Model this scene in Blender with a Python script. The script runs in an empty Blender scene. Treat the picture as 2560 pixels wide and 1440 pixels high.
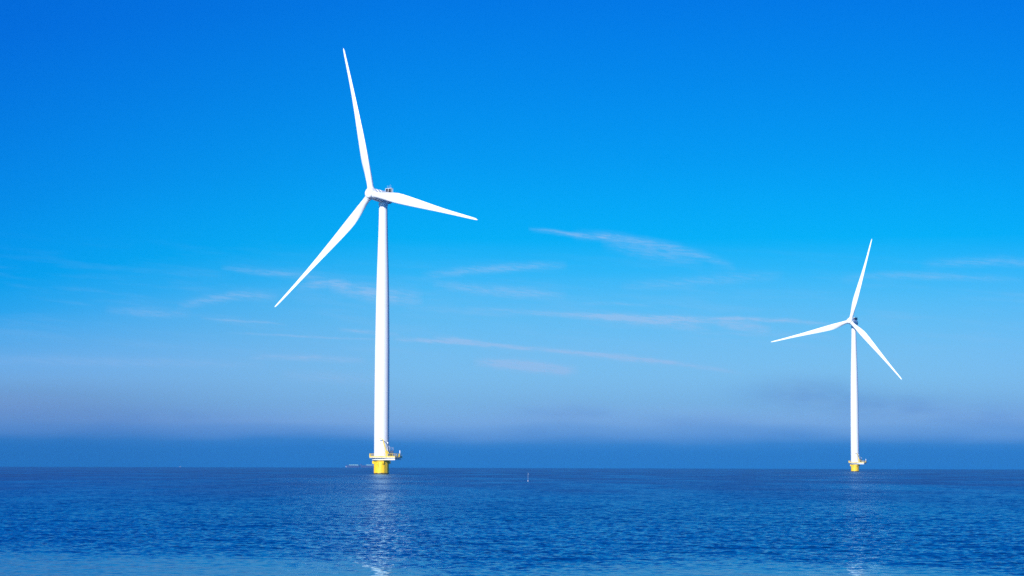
import bpy, bmesh, math, random
import numpy as np
from mathutils import Vector, Matrix

random.seed(4)
scene = bpy.context.scene
COL = scene.collection
R = math.radians

# ------------------------------------------------------------------ camera
PITCH, ROLL, CAM_H = 0.07996, 0.0028, 2.875
cam_data = bpy.data.cameras.new("camera")
cam_data.sensor_width = 36.0
cam_data.lens = 5552.5 / 2560.0 * 36.0
cam_data.clip_start = 0.5
cam_data.clip_end = 40000.0
cam = bpy.data.objects.new("camera", cam_data)
COL.objects.link(cam)
fw = Vector((0, math.cos(PITCH), math.sin(PITCH)))
rt = Vector((1, 0, 0))
up = Vector((0, -math.sin(PITCH), math.cos(PITCH)))
cx = rt * math.cos(ROLL) + up * math.sin(ROLL)
cy = -rt * math.sin(ROLL) + up * math.cos(ROLL)
cz = -fw
cam.matrix_world = Matrix(((cx.x, cy.x, cz.x, 0), (cx.y, cy.y, cz.y, 0), (cx.z, cy.z, cz.z, CAM_H), (0, 0, 0, 1)))
scene.camera = cam

# ------------------------------------------------------------------ light and exposure
SUN_AZ, SUN_EL = 27.0, 25.0          # sun behind the camera, to its left
scene.view_settings.view_transform = 'Standard'
scene.view_settings.look = 'None'
scene.view_settings.gamma = 1.0
EXPO = 0.3
scene.cycles.use_denoising = False      # keep the fine grain of the ripples
scene.view_settings.exposure = EXPO
sun_data = bpy.data.lights.new("sun", 'SUN')
sun_data.energy = 5.0
sun_data.angle = R(0.53)
sun_data.color = (1.0, 0.97, 0.93)
sun = bpy.data.objects.new("sun", sun_data)
COL.objects.link(sun)
to_sun = Vector((-math.sin(R(SUN_AZ)) * math.cos(R(SUN_EL)), -math.cos(R(SUN_AZ)) * math.cos(R(SUN_EL)), math.sin(R(SUN_EL))))
sun.rotation_euler = to_sun.to_track_quat('Z', 'Y').to_euler()


def lin(c):
    return tuple((v / 255 / 12.92) if v <= 10.31475 else ((v / 255 + 0.055) / 1.055) ** 2.4 for v in c)


class Nodes:
    """small helper to write node maths as expressions"""
    def __init__(self, nt):
        self.nt = nt

    def new(self, t, **kw):
        n = self.nt.nodes.new(t)
        for k, v in kw.items():
            setattr(n, k, v)
        return n

    def link(self, a, b):
        self.nt.links.new(a, b)

    def put(self, sock, v):
        if isinstance(v, (int, float)):
            sock.default_value = v
        elif isinstance(v, (tuple, list, Vector)):
            v = tuple(v)
            sock.default_value = v if len(v) == len(sock.default_value) else v + (1,)
        else:
            self.link(v, sock)

    def m(self, op, a, b=0.0, c=0.0, clamp=False):
        n = self.new('ShaderNodeMath', operation=op, use_clamp=clamp)
        for i, v in enumerate((a, b, c)):
            self.put(n.inputs[i], v)
        return n.outputs[0]

    def vm(self, op, a, b=(0, 0, 0), s=None):
        n = self.new('ShaderNodeVectorMath', operation=op)
        self.put(n.inputs[0], a)
        self.put(n.inputs[1], b)
        if s is not None:
            self.put(n.inputs['Scale'], s)
        return n.outputs[0]

    def mix(self, f, a, b, blend='MIX'):
        n = self.new('ShaderNodeMix', data_type='RGBA', blend_type=blend)
        self.put(n.inputs[0], f)
        self.put(n.inputs[6], a)
        self.put(n.inputs[7], b)
        return n.outputs[2]

    def ramp(self, f, stops, interp='LINEAR'):
        n = self.new('ShaderNodeValToRGB')
        n.color_ramp.interpolation = interp
        e = n.color_ramp.elements
        while len(e) > 1:
            e.remove(e[-1])
        for i, (p, c) in enumerate(stops):
            el = e[0] if i == 0 else e.new(p)
            el.position = p
            el.color = tuple(c) + (1,) if len(c) == 3 else c
        self.put(n.inputs[0], f)
        return n.outputs[0]

    def smooth(self, x, a, b, o0=0.0, o1=1.0):
        n = self.new('ShaderNodeMapRange', interpolation_type='SMOOTHSTEP')
        for i, v in enumerate((x, a, b, o0, o1)):
            self.put(n.inputs[i], v)
        return n.outputs[0]

    def noise(self, vec, scale, detail=2.0, rough=0.5, color=False, dist=0.0):
        n = self.new('ShaderNodeTexNoise')
        self.put(n.inputs['Vector'], vec)
        n.inputs['Scale'].default_value = scale
        n.inputs['Detail'].default_value = detail
        n.inputs['Roughness'].default_value = rough
        n.inputs['Distortion'].default_value = dist
        return n.outputs['Color' if color else 'Fac']

    def xyz(self, x, y, z):
        n = self.new('ShaderNodeCombineXYZ')
        for i, v in enumerate((x, y, z)):
            self.put(n.inputs[i], v)
        return n.outputs[0]

    def sep(self, v):
        n = self.new('ShaderNodeSeparateXYZ')
        self.put(n.inputs[0], v)
        return n.outputs


# ------------------------------------------------------------------ sky
# Nishita sky, graded to the deep polarised blue of the photograph by elevation and azimuth
world = bpy.data.worlds.new("World")
scene.world = world
world.use_nodes = True
wt = world.node_tree
wt.nodes.clear()
W = Nodes(wt)
sky = W.new('ShaderNodeTexSky', sky_type='NISHITA')
sky.sun_disc = False
sky.sun_elevation = R(SUN_EL)
sky.sun_rotation = R(180 + SUN_AZ)
SKY_STRENGTH = 0.1
tc = W.new('ShaderNodeTexCoord')
dx, dy, dz = W.sep(tc.outputs['Generated'])[:3]
DEG = 57.29578
el = W.m('MULTIPLY', W.m('ARCSINE', dz), DEG)
az = W.m('MULTIPLY', W.m('ARCTAN2', dx, dy), DEG)
azel = W.xyz(az, el, 0.0)

# low cloud bank: its upper edge wanders
bank_noise = W.m('SUBTRACT', W.noise(W.xyz(W.m('MULTIPLY', az, 0.16), W.m('MULTIPLY', el, 0.8), 0.0), 1.0, 3.0, 0.5), 0.5)
bank_fade = W.m('MULTIPLY', W.smooth(el, 0.1, 0.7), W.smooth(el, 2.6, 1.2))
el_r = W.m('SUBTRACT', el, W.m('MULTIPLY', W.m('MULTIPLY', bank_noise, bank_fade), 0.6))


def blob(a0, e0, ra, re, k):
    u = W.m('DIVIDE', W.m('SUBTRACT', az, a0), ra)
    v = W.m('DIVIDE', W.m('SUBTRACT', el, e0), re)
    g = W.m('EXPONENT', W.m('MULTIPLY', W.m('ADD', W.m('MULTIPLY', u, u), W.m('MULTIPLY', v, v)), -1.0))
    return W.m('MULTIPLY', g, k)


for b in ((7.4, 1.95, 1.1, 0.42, 0.35), (9.6, 1.55, 1.8, 0.42, 0.2), (11.6, 1.25, 1.9, 0.35, 0.14), (1.3, 1.35, 1.1, 0.35, 0.16), (5.3, 1.25, 1.0, 0.2, 0.10), (-13.0, 1.6, 2.5, 0.5, 0.3)):
    el_r = W.m('SUBTRACT', el_r, blob(*b))
# the left side is deeper blue than the middle
tl = W.m('DIVIDE', W.m('SUBTRACT', -3.0, az), 10.0, clamp=True)
tl = W.m('POWER', tl, 1.5)
el_r = W.m('ADD', el_r, W.m('MULTIPLY', W.m('MULTIPLY', tl, W.smooth(el, 1.5, 4.0)), 1.2))

NISH = {0.25: (3.945, 3.85, 2.827), 1: (4.885, 4.736, 3.382), 2: (5.974, 6.135, 4.523), 3: (6.13, 6.821, 5.501), 4: (5.863, 6.986, 6.209),
        6: (5.021, 6.594, 6.884), 8: (4.239, 5.915, 6.925), 10: (3.616, 5.248, 6.661), 12: (3.124, 4.658, 6.278), 16: (2.414, 3.723, 5.442),
        20: (1.941, 3.052, 4.694), 30: (1.253, 2.019, 3.332), 45: (0.795, 1.294, 2.233), 60: (0.619, 1.005, 1.763), 90: (0.669, 1.043, 1.828)}
nk = sorted(NISH)


def nish(e):
    return [np.interp(e, nk, [NISH[k][i] for k in nk]) for i in range(3)]


SKY_COLOURS = [(-0.06, (42, 121, 198)), (0.42, (46, 122, 197)), (0.57, (55, 127, 199)), (0.77, (84, 141, 206)), (1.08, (111, 160, 215)), (1.65, (116, 172, 220)),
               (2.3, (120, 184, 230)), (2.95, (115, 188, 236)), (3.75, (98, 188, 240)), (4.3, (82, 187, 243)), (5.0, (48, 182, 245)), (5.8, (8, 176, 246)),
               (6.85, (0, 166, 245)), (7.85, (0, 155, 242)), (9.9, (0, 137, 236)), (12.0, (0, 121, 230)), (16, (0, 108, 218)), (25, (0, 92, 196)), (40, (0, 78, 172)), (60, (0, 68, 150))]
GS = 4.0
HAZE_D, HAZE_RGB = 9.0e-5, (0.035, 0.38, 0.84)
HAZE_L = [a * b for a, b in zip(HAZE_RGB, (.45, .51, .68))]
stops = []
for e, c in SKY_COLOURS:
    n_ = nish(max(e, 0.25))
    T = math.exp(-HAZE_D * min(162.0 / math.sin(R(max(e, 0.3))), 9200.0))     # what the sea haze in front lets through
    g = [max(0.0, (v - HAZE_L[i] * (1 - T)) / T) / 2 ** EXPO / (SKY_STRENGTH * n_[i]) / GS for i, v in enumerate(lin(c))]
    stops.append((math.sqrt(max(e, 0.0) / 60.0), g))
# the sky is looked up at the same shifted elevation as its grade
er = W.m('MULTIPLY', W.m('MAXIMUM', el_r, 0.25), 1 / DEG)
ar = W.m('MULTIPLY', az, 1 / DEG)
W.link(W.xyz(W.m('MULTIPLY', W.m('COSINE', er), W.m('SINE', ar)), W.m('MULTIPLY', W.m('COSINE', er), W.m('COSINE', ar)), W.m('SINE', er)), sky.inputs['Vector'])
pos = W.m('SQRT', W.m('DIVIDE', W.m('MAXIMUM', el_r, 0.0), 60.0))
grade = W.ramp(pos, stops)
# divide by the sky at the true elevation, so that the warped look-up stays exact
side = W.ramp(W.m('DIVIDE', W.m('ADD', az, 14.0), 28.0), [(0.0, (.95, .88, 1.0)), (0.12, (1, .91, 1.0)), (0.26, (1, .95, .985)), (0.42, (1, 1, 1)), (0.85, (.95, .96, .95)), (1.0, (.9, .91, .94))])
base = W.vm('MULTIPLY', sky.outputs[0], W.vm('MULTIPLY', grade, side))
low = W.m('MULTIPLY', W.smooth(tl, 0.0, 0.8), W.smooth(el, 2.6, 1.3))
base = W.vm('SCALE', base, s=W.m('MULTIPLY_ADD', low, -0.21 * GS, GS))
# smoky mauve cloud low on the right, and thinner elsewhere
smoke = None
for b in ((7.6, 1.85, 1.6, 0.40, 0.72), (10.0, 1.50, 2.0, 0.36, 0.62), (12.3, 1.25, 1.6, 0.3, 0.45), (1.4, 1.35, 1.4, 0.24, 0.6), (-9.5, 1.2, 3.2, 0.25, 0.5), (4.6, 1.15, 1.4, 0.2, 0.5)):
    v = blob(*b)
    smoke = v if smoke is None else W.m('ADD', smoke, v)
sm_n = W.smooth(W.noise(W.xyz(W.m('MULTIPLY', az, 0.7), W.m('MULTIPLY', el, 2.0), 5.5), 1.0, 3.0, 0.5), 0.28, 0.72, 0.5, 1.3)
base = W.mix(W.m('MULTIPLY', smoke, sm_n, clamp=True), base, W.vm('MULTIPLY', base, (0.72, 0.75, 0.87)))

# thin cirrus streaks: centre azimuth, half length, elevation, slope, bend, thickness, strength (degrees)
STREAKS = [
(1.654, 1.243, 5.966, -0.1291, 0.0038, 0.0361, 0.26), (3.666, 2.114, 5.715, -0.4391, -0.1881, 0.0800, 0.20), (3.618, 1.341, 5.489, -0.2874, 0.0452, 0.1300, 0.14),
(-0.466, 1.915, 5.075, 0.1511, -0.0440, 0.0722, 0.16), (-0.310, 1.760, 4.498, -0.1284, 0.0288, 0.1032, 0.16), (-4.853, 0.719, 4.675, 0.0583, -0.0928, 0.0826, 0.20),
(-3.513, 1.239, 4.409, -0.1760, 0.0502, 0.1342, 0.25), (-7.301, 1.322, 4.299, 0.1285, -0.1542, 0.0826, 0.18), (-9.323, 1.109, 3.864, -0.0508, 0.0042, 0.0826, 0.12),
(-6.889, 1.122, 3.679, -0.0650, -0.0060, 0.0206, 0.16), (-5.142, 2.255, 3.295, -0.0795, 0.0126, 0.0206, 0.18), (-1.234, 1.859, 3.174, -0.1266, -0.0739, 0.0380, 0.42),
(2.781, 3.190, 2.801, -0.3480, -0.0753, 0.0380, 0.46), (2.788, 1.545, 2.801, -0.1536, -0.0729, 0.0722, 0.22), (-3.712, 0.824, 3.439, -0.0768, -0.0107, 0.0310, 0.22),
(-1.287, 0.775, 3.215, -0.0948, -0.0261, 0.0516, 0.30), (1.857, 3.097, 3.862, -0.1629, 0.0564, 0.0516, 0.22), (3.815, 2.572, 3.800, -0.0762, 0.0273, 0.0619, 0.40),
(3.717, 1.441, 3.697, -0.1460, -0.0215, 0.0826, 0.30), (6.688, 1.529, 3.749, -0.0790, -0.0318, 0.0361, 0.36), (5.976, 0.715, 3.578, -0.0950, -0.0002, 0.0826, 0.32),
(-5.242, 1.536, 2.740, -0.0351, -0.0062, 0.0516, 0.22), (0.367, 1.393, 2.592, -0.1047, -0.0471, 0.0826, 0.50), (0.522, 1.032, 2.499, -0.0902, -0.0107, 0.0722, 0.25),
(10.727, 2.298, 4.846, -0.0647, -0.1199, 0.0619, 0.13), (12.132, 1.683, 5.169, -0.0271, -0.0928, 0.0826, 0.12), (4.900, 2.107, 4.764, 0.1348, -0.0036, 0.0929, 0.12),
(-1.342, 1.551, 3.978, -0.0757, -0.0221, 0.0826, 0.06), (-6.137, 1.383, 4.908, -0.1065, 0.0188, 0.0516, 0.13), (-9.765, 3.805, 2.607, -0.0307, -0.0264, 0.0826, 0.10),
(-4.624, 1.333, 2.251, -0.0793, -0.0264, 0.1032, 0.12), (6.376, 2.040, 3.361, -0.0589, 0.0084, 0.0310, 0.10), (2.740, 0.981, 4.172, -0.0316, -0.0109, 0.0310, 0.12)]
wob = W.m('SUBTRACT', W.noise(W.xyz(W.m('MULTIPLY', az, 1.1), W.m('MULTIPLY', el, 3.0), 3.7), 1.0, 4.0, 0.55), 0.5)
el_c = W.m('ADD', el, W.m('MULTIPLY', wob, 0.13))
fil = W.noise(W.xyz(W.m('MULTIPLY', az, 2.6), W.m('MULTIPLY', W.m('ADD', el, W.m('MULTIPLY', az, 0.10)), 20.0), 1.3), 1.0, 5.0, 0.65)
fil = W.smooth(fil, 0.34, 0.64, 0.40, 1.3)
total = None
for (ac, hl, e0, sb, sc, wd, k) in STREAKS:
    t = W.m('DIVIDE', W.m('SUBTRACT', az, ac), hl)
    t2 = W.m('MULTIPLY', t, t)
    cen = W.m('ADD', W.m('MULTIPLY_ADD', t, sb, e0), W.m('MULTIPLY', t2, sc))
    d = W.m('DIVIDE', W.m('SUBTRACT', el_c, cen), wd * 0.95)
    g = W.m('EXPONENT', W.m('MULTIPLY', W.m('MULTIPLY', d, d), -0.5))
    end = W.m('POWER', W.m('SUBTRACT', 1.0, t2, clamp=True), 0.7)
    v = W.m('MULTIPLY', W.m('MULTIPLY', g, end), (k * 1.7 if e0 < 5.4 and ac < 1.0 else k * 1.3))
    total = v if total is None else W.m('ADD', total, v)
# a faint general veil of cirrus in the middle of the sky
veil = W.m('MULTIPLY', W.m('MULTIPLY', W.smooth(el, 2.0, 3.4), W.smooth(el, 6.0, 4.2)),
           W.smooth(W.noise(W.xyz(W.m('MULTIPLY', az, 0.35), W.m('MULTIPLY', W.m('ADD', el, W.m('MULTIPLY', az, 0.08)), 3.2), 8.1), 1.0, 5.0, 0.6), 0.45, 0.75, 0.0, 0.10))
total = W.m('ADD', W.m('MULTIPLY', total, fil), veil)
total = W.m('MINIMUM', total, 0.6)
cloud_rgb = tuple(v / 2 ** EXPO / SKY_STRENGTH for v in lin((176, 206, 243)))
final = W.mix(total, base, cloud_rgb)
bg = W.new('ShaderNodeBackground')
bg.inputs['Strength'].default_value = SKY_STRENGTH
W.link(final, bg.inputs['Color'])
wo = W.new('ShaderNodeOutputWorld')
W.link(bg.outputs[0], wo.inputs['Surface'])


# ------------------------------------------------------------------ materials
def new_mat(name):
    m = bpy.data.materials.new(name)
    m.use_nodes = True
    m.node_tree.nodes.clear()
    N = Nodes(m.node_tree)
    out = N.new('ShaderNodeOutputMaterial')
    return m, N, out


def paint(name, col, rough=0.35, dirt=0.06, streak=(3.0, 3.0, 0.35), dirt_col=None, metallic=0.0, low_band=None):
    m, N, out = new_mat(name)
    p = N.new('ShaderNodeBsdfPrincipled')
    tcn = N.new('ShaderNodeTexCoord')
    v = N.vm('MULTIPLY', tcn.outputs['Object'], streak)
    n1 = N.noise(v, 1.0, 5.0, 0.6)
    f = N.smooth(n1, 0.42, 0.78, 0.0, dirt * 5)
    dc = dirt_col or tuple(c * 0.6 for c in col)
    c = N.mix(f, col, dc)
    if low_band:
        z = N.sep(tcn.outputs['Object'])[2]
        n2 = N.noise(tcn.outputs['Object'], 1.5, 3.0)
        band = N.smooth(N.m('ADD', z, N.m('MULTIPLY', n2, -0.5)), low_band[0], low_band[1], 1.0, 0.0)
        c = N.mix(band, c, low_band[2])
    N.put(p.inputs['Base Color'], c)
    N.put(p.inputs['Roughness'], N.m('MULTIPLY_ADD', n1, 0.2, rough - 0.1))
    p.inputs['Metallic'].default_value = metallic
    N.link(p.outputs[0], out.inputs['Surface'])
    return m


M_WHITE = paint("white_paint", (0.80, 0.80, 0.79), 0.38, 0.03)
M_BLADE = paint("blade_gelcoat", (0.82, 0.82, 0.81), 0.32, 0.015, (0.5, 0.5, 0.15))
M_YELLOW = paint("yellow_paint", (0.84, 0.55, 0.0), 0.45, 0.08, (1.6, 1.6, 0.3), (0.62, 0.36, 0.02), low_band=(-0.05, 0.36, (0.022, 0.02, 0.014)))
M_RAIL = paint("rail_yellow", (0.84, 0.60, 0.06), 0.45, 0.06)
M_CREAM = paint("galvanised_pale", (0.70, 0.60, 0.38), 0.5, 0.14, (2, 2, 2), (0.42, 0.27, 0.10))
M_DARK = paint("dark_blue_grey", (0.045, 0.06, 0.09), 0.5, 0.05)
M_COOL = paint("radiator_grey", (0.035, 0.028, 0.024), 0.6, 0.1)
M_COOL_DARK = paint("radiator_black", (0.008, 0.009, 0.014), 0.6, 0.05)
M_GREY = paint("grey_steel", (0.42, 0.44, 0.47), 0.4, 0.06)
M_HULL = paint("hull_dark", (0.045, 0.060, 0.17), 0.6, 0.1, (0.3, 0.3, 0.3))
M_COVER = paint("hatch_cover_pale", (0.26, 0.46, 0.42), 0.6, 0.05, (0.3, 0.3, 0.3))
M_BOATW = paint("boat_white", (0.7, 0.7, 0.68), 0.5, 0.03)
M_FAR = paint("boat_grey_blue", (0.12, 0.16, 0.26), 0.6, 0.03)
M_POLE = paint("pole_pale", (0.26, 0.36, 0.44), 0.5, 0.05)

# water: dark body, mirror-like wavelets whose slopes follow wind-blown noise
m, N, out = new_mat("water_surface")
p = N.new('ShaderNodeBsdfPrincipled')
geo = N.new('ShaderNodeNewGeometry')
P = geo.outputs['Position']
px_, py_, pz_ = N.sep(P)[:3]


def slope(vec, scale, amp, off, detail=2.0, rough=0.55):
    c = N.noise(N.vm('ADD', vec, off), scale, detail, rough, color=True)
    return N.vm('SCALE', N.vm('SUBTRACT', c, (0.5, 0.5, 0.5)), s=amp)


rot = N.new('ShaderNodeMapping')
rot.inputs['Rotation'].default_value = (0, 0, R(-18))
rot.inputs['Scale'].default_value = (1.0, 1.0, 0.0)
N.link(P, rot.inputs['Vector'])
Pm = rot.outputs[0]
ripple = slope(N.vm('MULTIPLY', Pm, (1.0, 1.35, 1.0)), 4.2, 1.0, (0, 0, 0), 3.0)
chop = slope(N.vm('MULTIPLY', Pm, (0.8, 1.2, 1.0)), 1.1, 0.35, (31, 7, 5), 2.0)
swell = slope(N.vm('MULTIPLY', Pm, (0.7, 1.2, 1.0)), 0.14, 0.15, (3, 47, 9), 2.0)
slopes = N.vm('ADD', N.vm('ADD', ripple, chop), swell)
# gusts: patches of rougher and calmer water
gust = N.noise(N.vm('MULTIPLY', P, (0.045, 0.011, 0.0)), 1.0, 5.0, 0.65)
gust = N.smooth(gust, 0.32, 0.68, 0.55, 1.35)
# calm slick near the shore with a ragged outer edge
edge = N.ramp(N.m('DIVIDE', N.m('ADD', px_, 18.0), 36.0),
              [((x + 18) / 36, ((y - 45) / 36,) * 3) for x, y in ((-18, 76), (-13.7, 74), (-8, 72), (-3.6, 66.5), (-1, 58.5), (1.5, 63), (5.8, 69), (10.8, 67), (13.7, 59), (18, 52))], 'B_SPLINE')
edge = N.m('MULTIPLY_ADD', edge, 36.0, 45.0)
en = N.m('MULTIPLY', N.m('SUBTRACT', N.noise(N.vm('MULTIPLY', P, (0.45, 0.14, 0.0)), 1.0, 6.0, 0.65), 0.5), 22.0)
calm = N.smooth(N.m('SUBTRACT', N.m('ADD', py_, en), edge), -7.0, 4.5, 1.0, 0.0)
amp = N.m('MULTIPLY', gust, N.m('MULTIPLY_ADD', calm, -0.82, 1.0))
AMP = 0.45
slopes = N.vm('SCALE', slopes, s=N.m('MULTIPLY', amp, AMP))
sx, sy, sz = N.sep(slopes)[:3]
nrm = N.vm('NORMALIZE', N.vm('ADD', geo.outputs['Normal'], N.xyz(sx, sy, 0.0)))
dist = N.vm('LENGTH', P)
dist = N.nt.nodes[-1].outputs['Value']
rough = N.m('MULTIPLY_ADD', N.m('DIVIDE', 100.0, N.m('MAXIMUM', dist, 100.0)), -0.26, 0.325)
rough = N.m('MULTIPLY', rough, N.m('MULTIPLY', N.m('MULTIPLY_ADD', gust, 0.6, 0.4), N.m('MULTIPLY_ADD', calm, -0.45, 1.0)))     # waves too far off to be relief become roughness
N.nt.nodes.remove(p)
body = N.new('ShaderNodeBsdfDiffuse')
N.put(body.inputs['Color'], (0.0, 0.028, 0.105))
N.link(nrm, body.inputs['Normal'])
mirror = N.new('ShaderNodeBsdfGlossy')
N.put(mirror.inputs['Color'], (0.52, 0.78, 0.90))
N.link(rough, mirror.inputs['Roughness'])
N.link(nrm, mirror.inputs['Normal'])
# Fresnel of a rough sea: the facets seen at a grazing angle lean towards the viewer
cosv = N.new('ShaderNodeVectorMath', operation='DOT_PRODUCT')
N.link(nrm, cosv.inputs[0])
N.link(geo.outputs['Incoming'], cosv.inputs[1])
ceff = N.m('ADD', N.m('MULTIPLY', N.m('MAXIMUM', cosv.outputs['Value'], 0.0), 0.9), N.m('MULTIPLY_ADD', N.m('MULTIPLY', rough, rough), 1.2, 0.03))
fres = N.m('MULTIPLY_ADD', N.m('POWER', N.m('SUBTRACT', 1.0, ceff, clamp=True), 5.0), 0.98, 0.02)
mx_ = N.new('ShaderNodeMixShader')
N.link(fres, mx_.inputs[0])
N.link(body.outputs[0], mx_.inputs[1])
N.link(mirror.outputs[0], mx_.inputs[2])
N.link(mx_.outputs[0], out.inputs['Surface'])
M_WATER = m

# ------------------------------------------------------------------ mesh helpers
RE = 7.4e6      # earth radius with refraction: the water curves away to a true horizon


def sea_z(x, y):
    return -(x * x + y * y) / (2 * RE)


def tag(o, label=None, cat=None, group=None, kind=None):
    for k, v in (("label", label), ("category", cat), ("group", group), ("kind", kind)):
        if v:
            o[k] = v
    return o


def empty(name, loc, label, cat, group=None):
    o = bpy.data.objects.new(name, None)
    COL.objects.link(o)
    o.location = loc
    return tag(o, label, cat, group)


class MB:
    """collects shapes for one mesh object"""
    def __init__(self):
        self.v, self.f, self.mi = [], [], []

    def add(self, verts, faces, mi=0):
        o = len(self.v)
        self.v += [tuple(q) for q in verts]
        self.f += [[i + o for i in q] for q in faces]
        self.mi += [mi] * len(faces)

    def box(self, c, s, rz=0.0, mi=0, rx=0.0):
        M_ = Matrix.Translation(c) @ Matrix.Rotation(rz, 4, 'Z') @ Matrix.Rotation(rx, 4, 'X')
        vs = [M_ @ Vector((sx_ * s[0] / 2, sy_ * s[1] / 2, sz_ * s[2] / 2)) for sx_ in (-1, 1) for sy_ in (-1, 1) for sz_ in (-1, 1)]
        self.add(vs, [(0, 1, 3, 2), (4, 6, 7, 5), (0, 4, 5, 1), (2, 3, 7, 6), (0, 2, 6, 4), (1, 5, 7, 3)], mi)

    def tube(self, pts, r, n=8, mi=0, r2=None, cap=True):
        pts = [Vector(q) for q in pts]
        rings = []
        k = len(pts)
        for i, q in enumerate(pts):
            d = (pts[min(i + 1, k - 1)] - pts[max(i - 1, 0)]).normalized()
            a = d.cross(Vector((0, 0, 1)))
            if a.length < 1e-3:
                a = Vector((1, 0, 0))
            a.normalize()
            b = d.cross(a)
            rr = r if r2 is None else r + (r2 - r) * i / (k - 1)
            rings.append([q + (a * math.cos(2 * math.pi * j / n) + b * math.sin(2 * math.pi * j / n)) * rr for j in range(n)])
        vs = [w_ for g_ in rings for w_ in g_]
        fs = [(i * n + j, i * n + (j + 1) % n, (i + 1) * n + (j + 1) % n, (i + 1) * n + j) for i in range(k - 1) for j in range(n)]
        if cap:
            fs += [tuple(reversed(range(n))), tuple(range((k - 1) * n, k * n))]
        self.add(vs, fs, mi)

    def lathe(self, prof, n=48, axis='Z', mi=0, cap=True):
        vs = []
        for (r_, h_) in prof:
            for j in range(n):
                a = 2 * math.pi * j / n
                if axis == 'Z':
                    vs.append((r_ * math.cos(a), r_ * math.sin(a), h_))
                else:
                    vs.append((r_ * math.sin(a), h_, r_ * math.cos(a)))
        k = len(prof)
        fs = [(i * n + j, i * n + (j + 1) % n, (i + 1) * n + (j + 1) % n, (i + 1) * n + j) for i in range(k - 1) for j in range(n)]
        if cap:
            fs += [tuple(reversed(range(n))), tuple(range((k - 1) * n, k * n))]
        self.add(vs, fs, mi)

    def prism(self, poly, z0, z1, mi=0):
        n = len(poly)
        vs = [(x, y, z0) for x, y in poly] + [(x, y, z1) for x, y in poly]
        fs = [tuple(reversed(range(n))), tuple(range(n, 2 * n))] + [(i, (i + 1) % n, n + (i + 1) % n, n + i) for i in range(n)]
        self.add(vs, fs, mi)

    def build(self, name, mat, parent=None, smooth=False, loc=None, angle=40, label=None):
        me = bpy.data.meshes.new(name)
        me.from_pydata(self.v, [], self.f)
        for mm in (mat if isinstance(mat, (list, tuple)) else [mat]):
            me.materials.append(mm)
        me.polygons.foreach_set('material_index', self.mi)
        bm = bmesh.new()
        bm.from_mesh(me)
        bmesh.ops.recalc_face_normals(bm, faces=bm.faces)
        if smooth:
            for f_ in bm.faces:
                f_.smooth = True
            for e_ in bm.edges:
                if len(e_.link_faces) == 2 and e_.calc_face_angle(0) > R(angle):
                    e_.smooth = False
        bm.to_mesh(me)
        bm.free()
        o = bpy.data.objects.new(name, me)
        COL.objects.link(o)
        if parent:
            o.parent = parent
        if loc:
            o.location = loc
        if label:
            o['label'] = label
        return o


# ------------------------------------------------------------------ water: one curved sheet out past the horizon
# in front of the shore the waves are real relief, elsewhere the sheet is smooth
A_HALF, DA = R(18.0), 0.0008
ang = np.arange(-A_HALF, A_HALF + DA * .5, DA)
rr = [50.0]
while rr[-1] < 8800.0:
    q = rr[-1]
    rr.append(q + (0.075 if q < 105 else 0.075 * (q / 105.0) ** 1.3))
rr = np.array(rr)
rs = np.gradient(rr)
G_R, G_A = np.meshgrid(rr, ang, indexing='ij')
GX, GY = G_R * np.sin(G_A), G_R * np.cos(G_A)
rng = np.random.default_rng(11)
H_ = np.zeros_like(GX, dtype=np.float64)
NW = 90
lam = np.geomspace(0.20, 7.0, NW) * rng.uniform(.93, 1.07, NW)
wdir = R(35) + rng.normal(0, R(48), NW)
pha = rng.uniform(0, 2 * math.pi, NW)
SLOPE = 0.155
spc = np.maximum(rs, rr * DA)
for l_, d_, p_ in zip(lam, wdir, pha):
    fade = np.clip((l_ / spc - 2.2) / 2.0, 0, 1)
    n_ok = int(np.searchsorted(-fade, 0.0))          # rows close enough to resolve this wave
    n_ok = int((fade > 0).sum())
    if n_ok < 2:
        continue
    k_ = 2 * math.pi / l_
    amp_ = SLOPE / k_ * math.sqrt(2.0 / NW) * max(0.30, min(2.1, (0.55 / l_) ** 0.8))
    H_[:n_ok] += (fade[:n_ok, None] * amp_) * np.sin(k_ * (GX[:n_ok] * math.sin(d_) + GY[:n_ok] * math.cos(d_)) + p_)
# calmer strip near the shore, and no relief at the rim of the patch
EDGE_X = np.array([-30, -18, -13.7, -8, -3.6, -1, 1.5, 5.8, 10.8, 13.7, 18, 30.0])
EDGE_Y = np.array([76, 76, 74, 72, 66.5, 58.5, 64, 69, 67, 59, 52, 50.0])
ey = np.interp(GX[:800], EDGE_X, EDGE_Y)
H_[:800] *= 1 - .84 / (1 + np.exp(np.clip((GY[:800] - ey) / 3.4, -30, 30)))
rim = np.clip((A_HALF - np.abs(ang)) / R(1.5), 0, 1)[None, :] * np.clip((rr - 50.0) / 3.0, 0, 1)[:, None]
GZ = H_ * rim - (GX ** 2 + GY ** 2) / (2 * RE)
nr_, na_ = GX.shape
V = np.stack([GX, GY, GZ], -1).reshape(-1, 3).astype(np.float32)
idx = np.arange(nr_ * na_, dtype=np.int32).reshape(nr_, na_)
F = np.stack([idx[:-1, :-1], idx[:-1, 1:], idx[1:, 1:], idx[1:, :-1]], -1).reshape(-1, 4)[:, ::-1]


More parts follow.
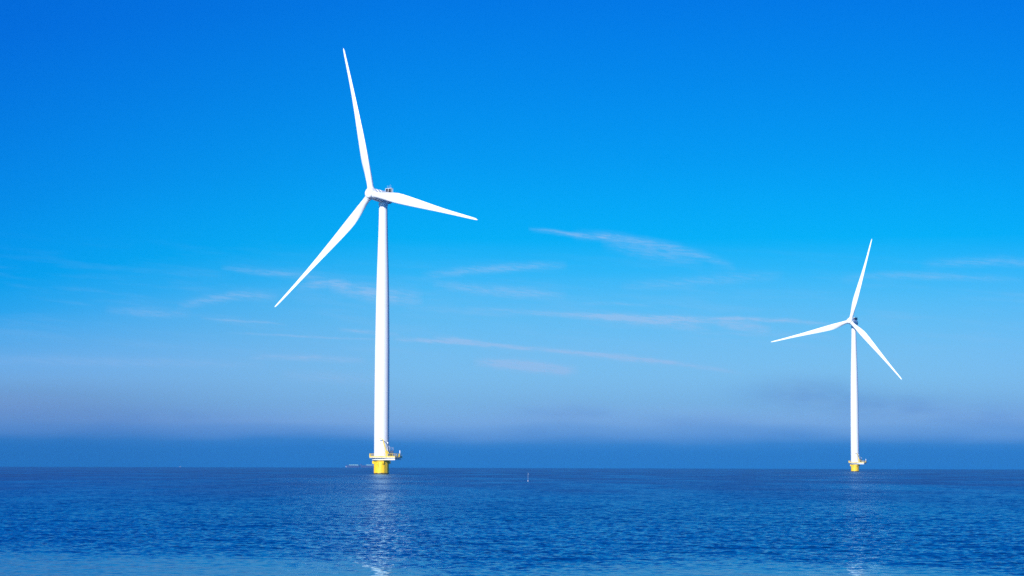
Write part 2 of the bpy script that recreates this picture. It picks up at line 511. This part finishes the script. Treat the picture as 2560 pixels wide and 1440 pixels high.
def smooth_patch(r_list, a_list):
    A_, B_ = np.meshgrid(r_list, a_list, indexing='ij')
    x, y = A_ * np.sin(B_), A_ * np.cos(B_)
    v = np.stack([x, y, -(x * x + y * y) / (2 * RE)], -1).reshape(-1, 3).astype(np.float32)
    i_ = np.arange(A_.size, dtype=np.int32).reshape(A_.shape)
    f = np.stack([i_[:-1, :-1], i_[:-1, 1:], i_[1:, 1:], i_[1:, :-1]], -1).reshape(-1, 4)[:, ::-1]
    return v, f


v2, f2 = smooth_patch(np.concatenate([[0.01], np.geomspace(5, 50, 8)]), np.linspace(ang[0], ang[-1], 40))
v3, f3 = smooth_patch(np.concatenate([[0.01], np.geomspace(5, rr[-1], 90)]), np.linspace(ang[-1], ang[0] + 2 * math.pi, 160))
F = np.concatenate([F, f2 + len(V), f3 + len(V) + len(v2)])
V = np.concatenate([V, v2, v3])
me = bpy.data.meshes.new("water")
me.vertices.add(len(V))
me.vertices.foreach_set('co', V.ravel())
me.loops.add(F.size)
me.loops.foreach_set('vertex_index', np.ascontiguousarray(F, dtype=np.int32).ravel())
me.polygons.add(len(F))
me.polygons.foreach_set('loop_start', np.arange(0, F.size, 4, dtype=np.int32))
me.polygons.foreach_set('use_smooth', np.ones(len(F), dtype=bool))
me.materials.append(M_WATER)
me.update()
water = bpy.data.objects.new("water", me)
COL.objects.link(water)
tag(water, "rippled deep blue water running out to the horizon", None, None, "structure")

# ------------------------------------------------------------------ wind turbine
HUB_H, TILT, OVERHANG = 95.29, 0.09771, 6.15


def blade_mesh():
    sect = [(1.2, 2.15, 1.0, 14), (2.6, 2.15, 1.0, 14), (4.0, 2.22, .90, 14), (6.0, 2.62, .66, 13), (8.0, 3.05, .48, 12), (10.0, 3.38, .38, 11), (12.0, 3.58, .32, 9.5),
            (14.5, 3.55, .28, 8), (18, 3.28, .25, 6.5), (23, 2.82, .22, 4.8), (30, 2.10, .20, 3.2), (37, 1.48, .18, 2.0), (43, 1.12, .17, 1.2), (48, .90, .16, .5),
            (51, .74, .16, .2), (52.8, .58, .16, 0), (53.6, .38, .16, 0), (54.0, .12, .16, 0)]
    n = 28
    mb_ = MB()
    vs_ = []
    for (r_, c_, th, tw) in sect:
        circ = min(1.0, max(0.0, (th - .30) / .70))
        tw = R(tw)
        # leading edge to +x, trailing edge to -x, pitch axis at 30 % of the chord, tip bent upwind (-y)
        bend = 4.47 * (r_ / 54.0) ** 1.7
        for j in range(n):
            a = 2 * math.pi * j / n
            cxr, cyr = math.cos(a) * .5, math.sin(a) * .5 * (1.0 if th > .99 else th / max(circ, .0001) if False else 1.0)
            # aerofoil point
            u = (1 - math.cos(a)) / 2
            yt = 5 * (.2969 * math.sqrt(u) - .126 * u - .3516 * u * u + .2843 * u ** 3 - .1015 * u ** 4) * th
            xa, ya = (.32 - u), (yt if math.sin(a) >= 0 else -yt) - .02 * math.sin(math.pi * u)
            xc, yc = math.cos(a) * .5, math.sin(a) * .5
            sh = .0
            x = (xc + sh) * circ + xa * (1 - circ)
            y = yc * circ + ya * (1 - circ)
            x, y = x * c_, y * c_
            X = x * math.cos(tw) + y * math.sin(tw)
            Y = -x * math.sin(tw) + y * math.cos(tw)
            vs_.append((X, Y - bend, r_))
    k = len(sect)
    fs_ = [(i * n + j, i * n + (j + 1) % n, (i + 1) * n + (j + 1) % n, (i + 1) * n + j) for i in range(k - 1) for j in range(n)]
    fs_ += [tuple(reversed(range(n))), tuple(range((k - 1) * n, k * n))]
    mb_.add(vs_, fs_)
    return mb_


def arc(c, r, a0, a1, n, z):
    return [(c[0] + r * math.cos(R(a0 + (a1 - a0) * i / n)), c[1] + r * math.sin(R(a0 + (a1 - a0) * i / n)), z) for i in range(n + 1)]


# platform outline seen from above (camera towards -y): octagon round the tower with a landing to the front right
P1, P2 = Vector((4.95, -5.9)), Vector((7.2, -2.0))
DECK = [(-4.0, -1.9), (-2.6, -3.9), (1.0, -4.1), (2.4, -4.43), tuple(P1), tuple(P2), (4.1, -0.2), (3.9, 1.9), (1.9, 3.9), (-1.9, 3.9), (-4.0, 1.9)]


def inset(poly, k):
    c = Vector((1.0, -0.8))
    return [tuple(c + (Vector(q) - c) * k) for q in poly]


def make_turbine(loc, yaw, rot, label):
    root = empty("wind_turbine", loc, label, "wind turbine", "offshore wind turbines")
    # --- foundation
    mb = MB()
    mb.lathe([(2.58, -2.0), (2.58, 4.35), (2.66, 4.36), (2.95, 4.50), (2.95, 4.78)], 64)
    fnd = mb.build("foundation", M_YELLOW, root, True, label="bright yellow steel foundation column")
    for a in (-176, -77, -2, 48, 132):
        mb = MB()
        c, s = math.cos(R(a)), math.sin(R(a))
        mb.box((2.86 * c, 2.86 * s, 4.02), (0.60, 0.62, 0.92), R(a))
        mb.build("bracket", M_YELLOW, fnd)
    mb = MB()
    pts = []
    for i in range(15):
        t = R(70 + 300 * i / 14)
        u, w_ = -1.42 + .42 * math.cos(t), 3.62 + .42 * math.sin(t)
        pts.append((u, -math.sqrt(2.60 ** 2 - u * u) - .10, w_))
    mb.tube(pts, .06, 6)
    u = -.98
    mb.tube([(u, -math.sqrt(2.60 ** 2 - u * u) - .12, z) for z in (4.15, 3.2, 2.35)], .07, 6)
    mb.build("pipe_loop", M_YELLOW, fnd, True)
    mb = MB()
    u = 1.1
    for uu in (u - .16, u + .16):
        mb.tube([(uu, -math.sqrt(2.58 ** 2 - uu * uu) - .22, z) for z in (4.3, 2.0, -1.0)], .045, 6)
    for k in range(12):
        z = 3.9 - k * .4
        y = -math.sqrt(2.58 ** 2 - u * u) - .22
        mb.tube([(u - .16, y, z), (u + .16, y, z)], .025, 5)
    mb.build("ladder", M_YELLOW, fnd)
    # --- platform
    mb = MB()
    mb.prism(DECK, 5.50, 5.86, 0)
    plat = mb.build("platform", M_CREAM, root, label="pale service platform round the tower foot")
    mb = MB()
    ins = [(-3.1, -1.5), (-2.3, -3.0), (1.0, -3.4), (2.7, -4.05), (4.85, -5.35), (6.75, -2.1), (3.4, 0.0), (2.6, 2.2), (-2.2, 2.6), (-3.1, 1.0)]
    mb.prism(ins, 4.80, 5.36)
    mb.prism(inset(ins, .96), 5.36, 5.50)
    mb.build("support_beam", M_WHITE, plat)
    mb = MB()
    nD = len(DECK)
    dpts = [Vector(q) for q in inset(DECK, .985)]
    for i in range(nD):
        a, b = dpts[i], dpts[(i + 1) % nD]
        L = (b - a).length
        k = max(1, round(L / 1.05))
        for z, r_ in ((6.96, .048), (6.45, .038)):
            mb.tube([(a.x, a.y, z), (b.x, b.y, z)], r_, 6)
        mid = (a + b) / 2
        mb.box((mid.x, mid.y, 6.0), (L, .03, .26), math.atan2(b.y - a.y, b.x - a.x))
        for j in range(k):
            q = a + (b - a) * (j / k)
            mb.tube([(q.x, q.y, 5.86), (q.x, q.y, 6.96)], .042, 6)
    mb.build("railing", M_RAIL, plat)
    mb = MB()
    mb.box((0.55, -4.16, 6.50), (1.15, .05, .56))
    mb.build("notice_board", M_WHITE, plat)
    for q in ((-3.78, -1.75), (6.2, -3.55)):
        mb = MB()
        mb.box((q[0], q[1], 6.42), (.40, .34, 1.08), R(-55))
        mb.build("locker", M_RAIL, plat)
    # --- crane
    mb = MB()
    mb.lathe([(.30, 5.86), (.30, 6.9), (.34, 6.95), (.34, 7.15)], 16)
    mb.v = [(x + 1.95, y - 4.1, z) for x, y, z in mb.v]
    mb.box((1.95, -4.1, 7.55), (.75, .6, .8), R(20))
    mb.box((2.35, -4.0, 7.35), (.6, .5, .5), R(20), rx=R(10))
    mb.tube([(1.85, -4.1, 7.6), (1.62, -4.1, 8.5)], .36, 10, r2=.16)
    crane = mb.build("crane", M_RAIL, root, label="small yellow davit crane on the platform")
    mb = MB()
    mb.tube([(1.66, -4.1, 8.2), (1.25, -4.05, 9.9), (.85, -4.0, 11.35)], .20, 8, r2=.16)
    mb.tube([(.85, -4.0, 11.35), (.55, -3.95, 11.85), (-.2, -3.75, 12.1), (-.95, -3.55, 12.0)], .17, 8, r2=.12)
    mb.tube([(1.35, -4.25, 8.9), (.75, -4.2, 11.0)], .06, 6)
    mb.build("boom", M_RAIL, crane, True)
    mb = MB()
    mb.tube([(-.9, -3.57, 12.0), (-.9, -3.57, 11.1)], .025, 5)
    mb.box((-.9, -3.57, 11.0), (.2, .16, .24))
    mb.build("hook", M_DARK, crane)
    # --- cabinet, stair cage and masts
    mb = MB()
    mb.box((3.5, -1.15, 6.86), (1.25, 1.1, 2.0))
    mb.box((3.5, -1.15, 8.06), (1.4, 1.25, .12))
    cab = mb.build("equipment_cabinet", M_DARK, root, label="dark blue equipment cabinet on the platform")
    mb = MB()
    for qx in (2.95, 4.05):
        for qy in (-1.65, -.65):
            mb.tube([(qx, qy, 8.12), (qx, qy, 9.15)], .035, 5)
    for z in (8.6, 9.15):
        for a, b in (((2.95, -1.65), (4.05, -1.65)), ((4.05, -1.65), (4.05, -.65)), ((2.95, -.65), (4.05, -.65)), ((2.95, -1.65), (2.95, -.65))):
            mb.tube([a + (z,), b + (z,)], .035, 5)
    mb.build("guard_rail", M_GREY, cab)
    mb = MB()
    for qx in (2.25, 2.78):
        mb.tube([(qx, -1.9, 5.86), (qx, -1.9, 9.5)], .05, 6)
    for k in range(9):
        mb.tube([(2.25, -1.9, 6.1 + k * .41), (2.78, -1.9, 6.1 + k * .41)], .045, 5)
    mb.tube([(2.25, -1.9, 9.5), (2.5, -1.9, 9.62), (2.78, -1.9, 9.5)], .05, 6)
    mb.build("access_ladder", M_GREY, root)
    mb = MB()
    mb.tube([(2.2, -1.5, 5.86), (2.2, -1.5, 10.4)], .09, 8)
    mb.lathe([(.02, 10.38), (.19, 10.44), (.20, 10.8), (.10, 10.95)], 12)
    mb.v = [(x + (2.2 if z > 10.3 and abs(x) < 1 else 0), y - (1.5 if z > 10.3 and abs(x) < 1 else 0), z) for x, y, z in mb.v]
    mb.build("lamp_post", M_WHITE, root)
    mb = MB()
    mb.tube([(6.45, -3.15, 5.86), (6.45, -3.15, 7.15)], .06, 6)
    mb.tube([(6.45, -3.15, 7.15), (6.45, -3.15, 8.1)], .15, 10)
    mb.build("signal_light", M_WHITE, root)
    # --- tower
    prof = [(2.50, 4.95), (2.50, 5.0), (2.56, 14), (2.55, 28), (2.48, 43), (2.36, 52), (2.26, 60), (1.98, 71), (1.70, 80), (1.50, 88), (1.46, 93.0)]
    mb = MB()
    zz = np.linspace(4.95, 92.9, 70)
    pz = [q[1] for q in prof]
    pr = [q[0] for q in prof]
    mb.lathe([(float(np.interp(z, pz, pr)), float(z)) for z in zz], 72)
    tower = mb.build("tower", M_WHITE, root, True, label="tall tapering white steel tower")
    for z in (28.0, 58.0):
        mb = MB()
        r_ = float(np.interp(z, pz, pr))
        mb.lathe([(r_ - .01, z - .12), (r_ + .025, z - .09), (r_ + .025, z + .09), (r_ - .01, z + .12)], 72, cap=False)
        mb.build("flange_seam", M_WHITE, tower, True)
    mb = MB()
    mb.lathe([(1.46, 92.3), (1.62, 92.35), (1.62, 93.3)], 48)
    mb.build("yaw_ring", M_WHITE, tower, True)
    # --- head frame: local -y is out through the nose
    H = Matrix.Rotation(-yaw, 4, 'Z') @ Matrix.Rotation(-TILT, 4, 'X')
    a_dir = Vector((-math.sin(yaw) * math.cos(TILT), -math.cos(yaw) * math.cos(TILT), math.sin(TILT)))
    head = Matrix.Translation(Vector((0, 0, HUB_H)) + a_dir * OVERHANG) @ H
    # nacelle
    mb = MB()
    mb.lathe([(1.5, 1.45), (1.9, 1.60), (1.98, 1.75), (1.98, 3.2), (1.9, 3.32)], 56, 'Y')       # generator drum
    n = 48
    secs = []
    for (y, sc) in ((3.3, 1.0), (3.5, 1.0), (6.0, 1.0), (8.6, .98), (9.3, .93), (9.65, .80), (9.8, .6)):
        ring = []
        for j in range(n):
            a = 2 * math.pi * j / n
            e = 2.0 / 2.6
            xx = math.copysign(abs(math.sin(a)) ** e, math.sin(a)) * 1.88 * sc
            zz_ = math.copysign(abs(math.cos(a)) ** e, math.cos(a)) * 2.0 * sc
            ring.append((xx, y, zz_))
        secs.append(ring)
    vs_ = [q for g_ in secs for q in g_]
    k = len(secs)
    fs_ = [(i * n + j, i * n + (j + 1) % n, (i + 1) * n + (j + 1) % n, (i + 1) * n + j) for i in range(k - 1) for j in range(n)]
    fs_ += [tuple(reversed(range(n))), tuple(range((k - 1) * n, k * n))]
    mb.add(vs_, fs_)
    nac = mb.build("nacelle", M_WHITE, root, True)
    nac.matrix_local = head
    # cooler on the rear top
    mb = MB()
    y0, zb, zt, hb, ht = 8.3, 1.95, 3.50, 1.55, 1.30
    fr = .07
    for (xa, xb) in ((-hb, -ht), (0, 0), (hb, ht)):
        mb.tube([(xa, y0, zb), (xb, y0 + .1, zt)], fr, 6)
        mb.tube([(xa, y0 + .75, zb), (xb, y0 + .85, zt)], fr, 6)
        mb.tube([(xb, y0 + .1, zt), (xb, y0 + .85, zt)], fr, 6)
    for yy in (y0 + .1, y0 + .85):
        mb.tube([(-ht, yy, zt), (ht, yy, zt)], fr, 6)
    mb.build("cooler_frame", M_WHITE, nac)
    for s in (-1, 1):
        mb = MB()
        mb.box((s * .68, y0 + .45, 2.95), (1.20, .42, .94))
        mb.build("radiator", M_COOL, nac)
        mb = MB()
        mb.box((s * .72, y0 + .45, 2.24), (1.30, .46, .44))
        mb.build("radiator_housing", M_COOL_DARK, nac)
    for (xx, hh, lean) in ((-.75, 1.15, -.3), (-.1, 1.2, 0), (.55, 1.45, .1)):
        mb = MB()
        mb.tube([(xx, y0 + .5, zt - .02), (xx + lean * .2, y0 + .5, zt + hh * .6), (xx + lean, y0 + .5, zt + hh)], .032, 5)
        mb.tube([(xx - .12, y0 + .5, zt + hh * .55), (xx + .12, y0 + .5, zt + hh * .55)], .025, 5)
        mb.build("antenna", M_GREY, nac)
    # hub
    mb = MB()
    mb.lathe([(.25, -1.98), (.85, -1.93), (1.35, -1.78), (1.66, -1.50), (1.78, -1.1), (1.86, -.6), (1.98, 0), (1.98, .8), (1.9, 1.25), (1.6, 1.47)], 56, 'Y')
    hub = mb.build("hub", M_WHITE, root, True)
    hub.matrix_local = head
    for k in range(3):
        mb = MB()
        mb.lathe([(1.35, .6), (1.32, 1.7), (1.22, 2.15), (1.10, 2.25)], 32)
        c = mb.build("blade_collar", M_WHITE, hub, True)
        c.matrix_local = Matrix.Rotation(rot + k * 2 * math.pi / 3, 4, 'Y')
    for k in range(3):
        b = blade_mesh().build("blade", M_BLADE, root, True, angle=60)
        b.matrix_local = head @ Matrix.Rotation(rot + k * 2 * math.pi / 3, 4, 'Y')
    return root


XL, YL, XR, YR = -44.46, 761.4, 218.96, 1420.1
make_turbine((XL, YL, sea_z(XL, YL)), 0.68055, -0.2686,
             "tall near white wind turbine on a yellow base, filling the left half of the view")
make_turbine((XR, YR, sea_z(XR, YR)), 0.53109, 0.28412,
             "smaller distant white wind turbine at the right with a dark cooler behind its hub")

# ------------------------------------------------------------------ marker pole in the water
mx, my = 3.1, 418.0
root = empty("marker_pole", (mx, my, sea_z(mx, my)), "thin pale marker pole with a white float standing in open water between the turbines", "marker pole")
mb = MB()
mb.tube([(0, 0, -.6), (0.005, 0, .8), (0.01, 0, 1.66)], .026, 8, r2=.016)
mb.build("pole", M_POLE, root, True)
mb = MB()
mb.lathe([(.02, -.12), (.06, -.08), (.075, .05), (.06, .15), (.02, .20)], 16)
mb.build("float", M_BOATW, root, True)
mb = MB()
mb.box((.075, 0, 1.40), (.13, .012, .07))
mb.build("flag", M_POLE, root)

# ------------------------------------------------------------------ cargo ship on the horizon, partly behind the near turbine
sx_, sy_ = -402.0, 5400.0
root = empty("cargo_ship", (sx_, sy_, sea_z(sx_, sy_) - .2), "long low dark cargo barge on the horizon, partly hidden behind the near turbine", "cargo ship")


def hull(mb_, x0, x1, w_, zt, bow=5.0, stern=2.0):
    st = [(x0, .3), (x0 + bow * .4, .7), (x0 + bow, 1.0), (x1 - stern, 1.0), (x1, .8)]
    vs_ = []
    for i, (x, k) in enumerate(st):
        up_ = 1.4 if i == 0 else (.7 if i == 1 else 0)
        vs_ += [(x + (1.5 if i == 0 else 0), -w_ * k * .8 / 2, -1.5), (x, -w_ * k / 2, zt + up_), (x, w_ * k / 2, zt + up_), (x + (1.5 if i == 0 else 0), w_ * k * .8 / 2, -1.5)]
    k = len(st)
    fs_ = [(i * 4 + j, i * 4 + (j + 1) % 4, (i + 1) * 4 + (j + 1) % 4, (i + 1) * 4 + j) for i in range(k - 1) for j in range(4)] + [(0, 3, 2, 1), (k * 4 - 4, k * 4 - 3, k * 4 - 2, k * 4 - 1)]
    mb_.add(vs_, fs_)


for (x0, x1) in ((0, 34.5), (36, 92)):
    mb = MB()
    hull(mb, x0, x1, 11.4, 5.6)
    mb.build("hull", M_HULL, root)
for (x0, x1) in ((8.6, 31), (50, 86)):
    mb = MB()
    mb.box(((x0 + x1) / 2, 0, 6.45), (x1 - x0, 9.0, 1.6))
    mb.build("hatch_cover", M_COVER, root)
mb = MB()
mb.box((37.0, 0, 6.7), (3.2, 7.5, 2.6))
mb.box((37.2, 0, 8.3), (2.2, 5.0, .8))
mb.build("deckhouse", M_HULL, root)
mb = MB()
mb.tube([(36.2, 0, 8), (36.2, 0, 11.0)], .14, 6)
mb.tube([(35.3, 0, 10.2), (37.1, 0, 10.2)], .09, 6)
mb.build("mast", M_HULL, root)
mb = MB()
mb.box((1.5, -3.0, 2.2), (2.2, .3, 2.0))
mb.build("anchor_plate", M_BOATW, root)

bx, by = -862.0, 5800.0
root = empty("small_boat", (bx, by, sea_z(bx, by)), "tiny pale boat on the horizon far left of the near turbine", "boat")
mb = MB()
mb.v = []
hull(mb, -3.2, 3.2, 2.6, .9, 2.0, .6)
mb.build("hull", M_FAR, root)
mb = MB()
mb.box((.3, 0, 1.9), (2.6, 1.8, 1.2))
mb.build("cabin", M_FAR, root)

# ------------------------------------------------------------------ sea air
mb = MB()
mb.box((0, 0, 78.0), (18400, 18400, 172.0))
hz, N, out = new_mat("sea_haze")
vol = N.new('ShaderNodeVolumePrincipled')
vol.inputs['Color'].default_value = tuple(HAZE_RGB) + (1,)
vol.inputs['Density'].default_value = HAZE_D
vol.inputs['Anisotropy'].default_value = 0.0
N.link(vol.outputs[0], out.inputs['Volume'])
haze = mb.build("haze", hz)
tag(haze, "thin blue sea haze over the water", None, None, "stuff")
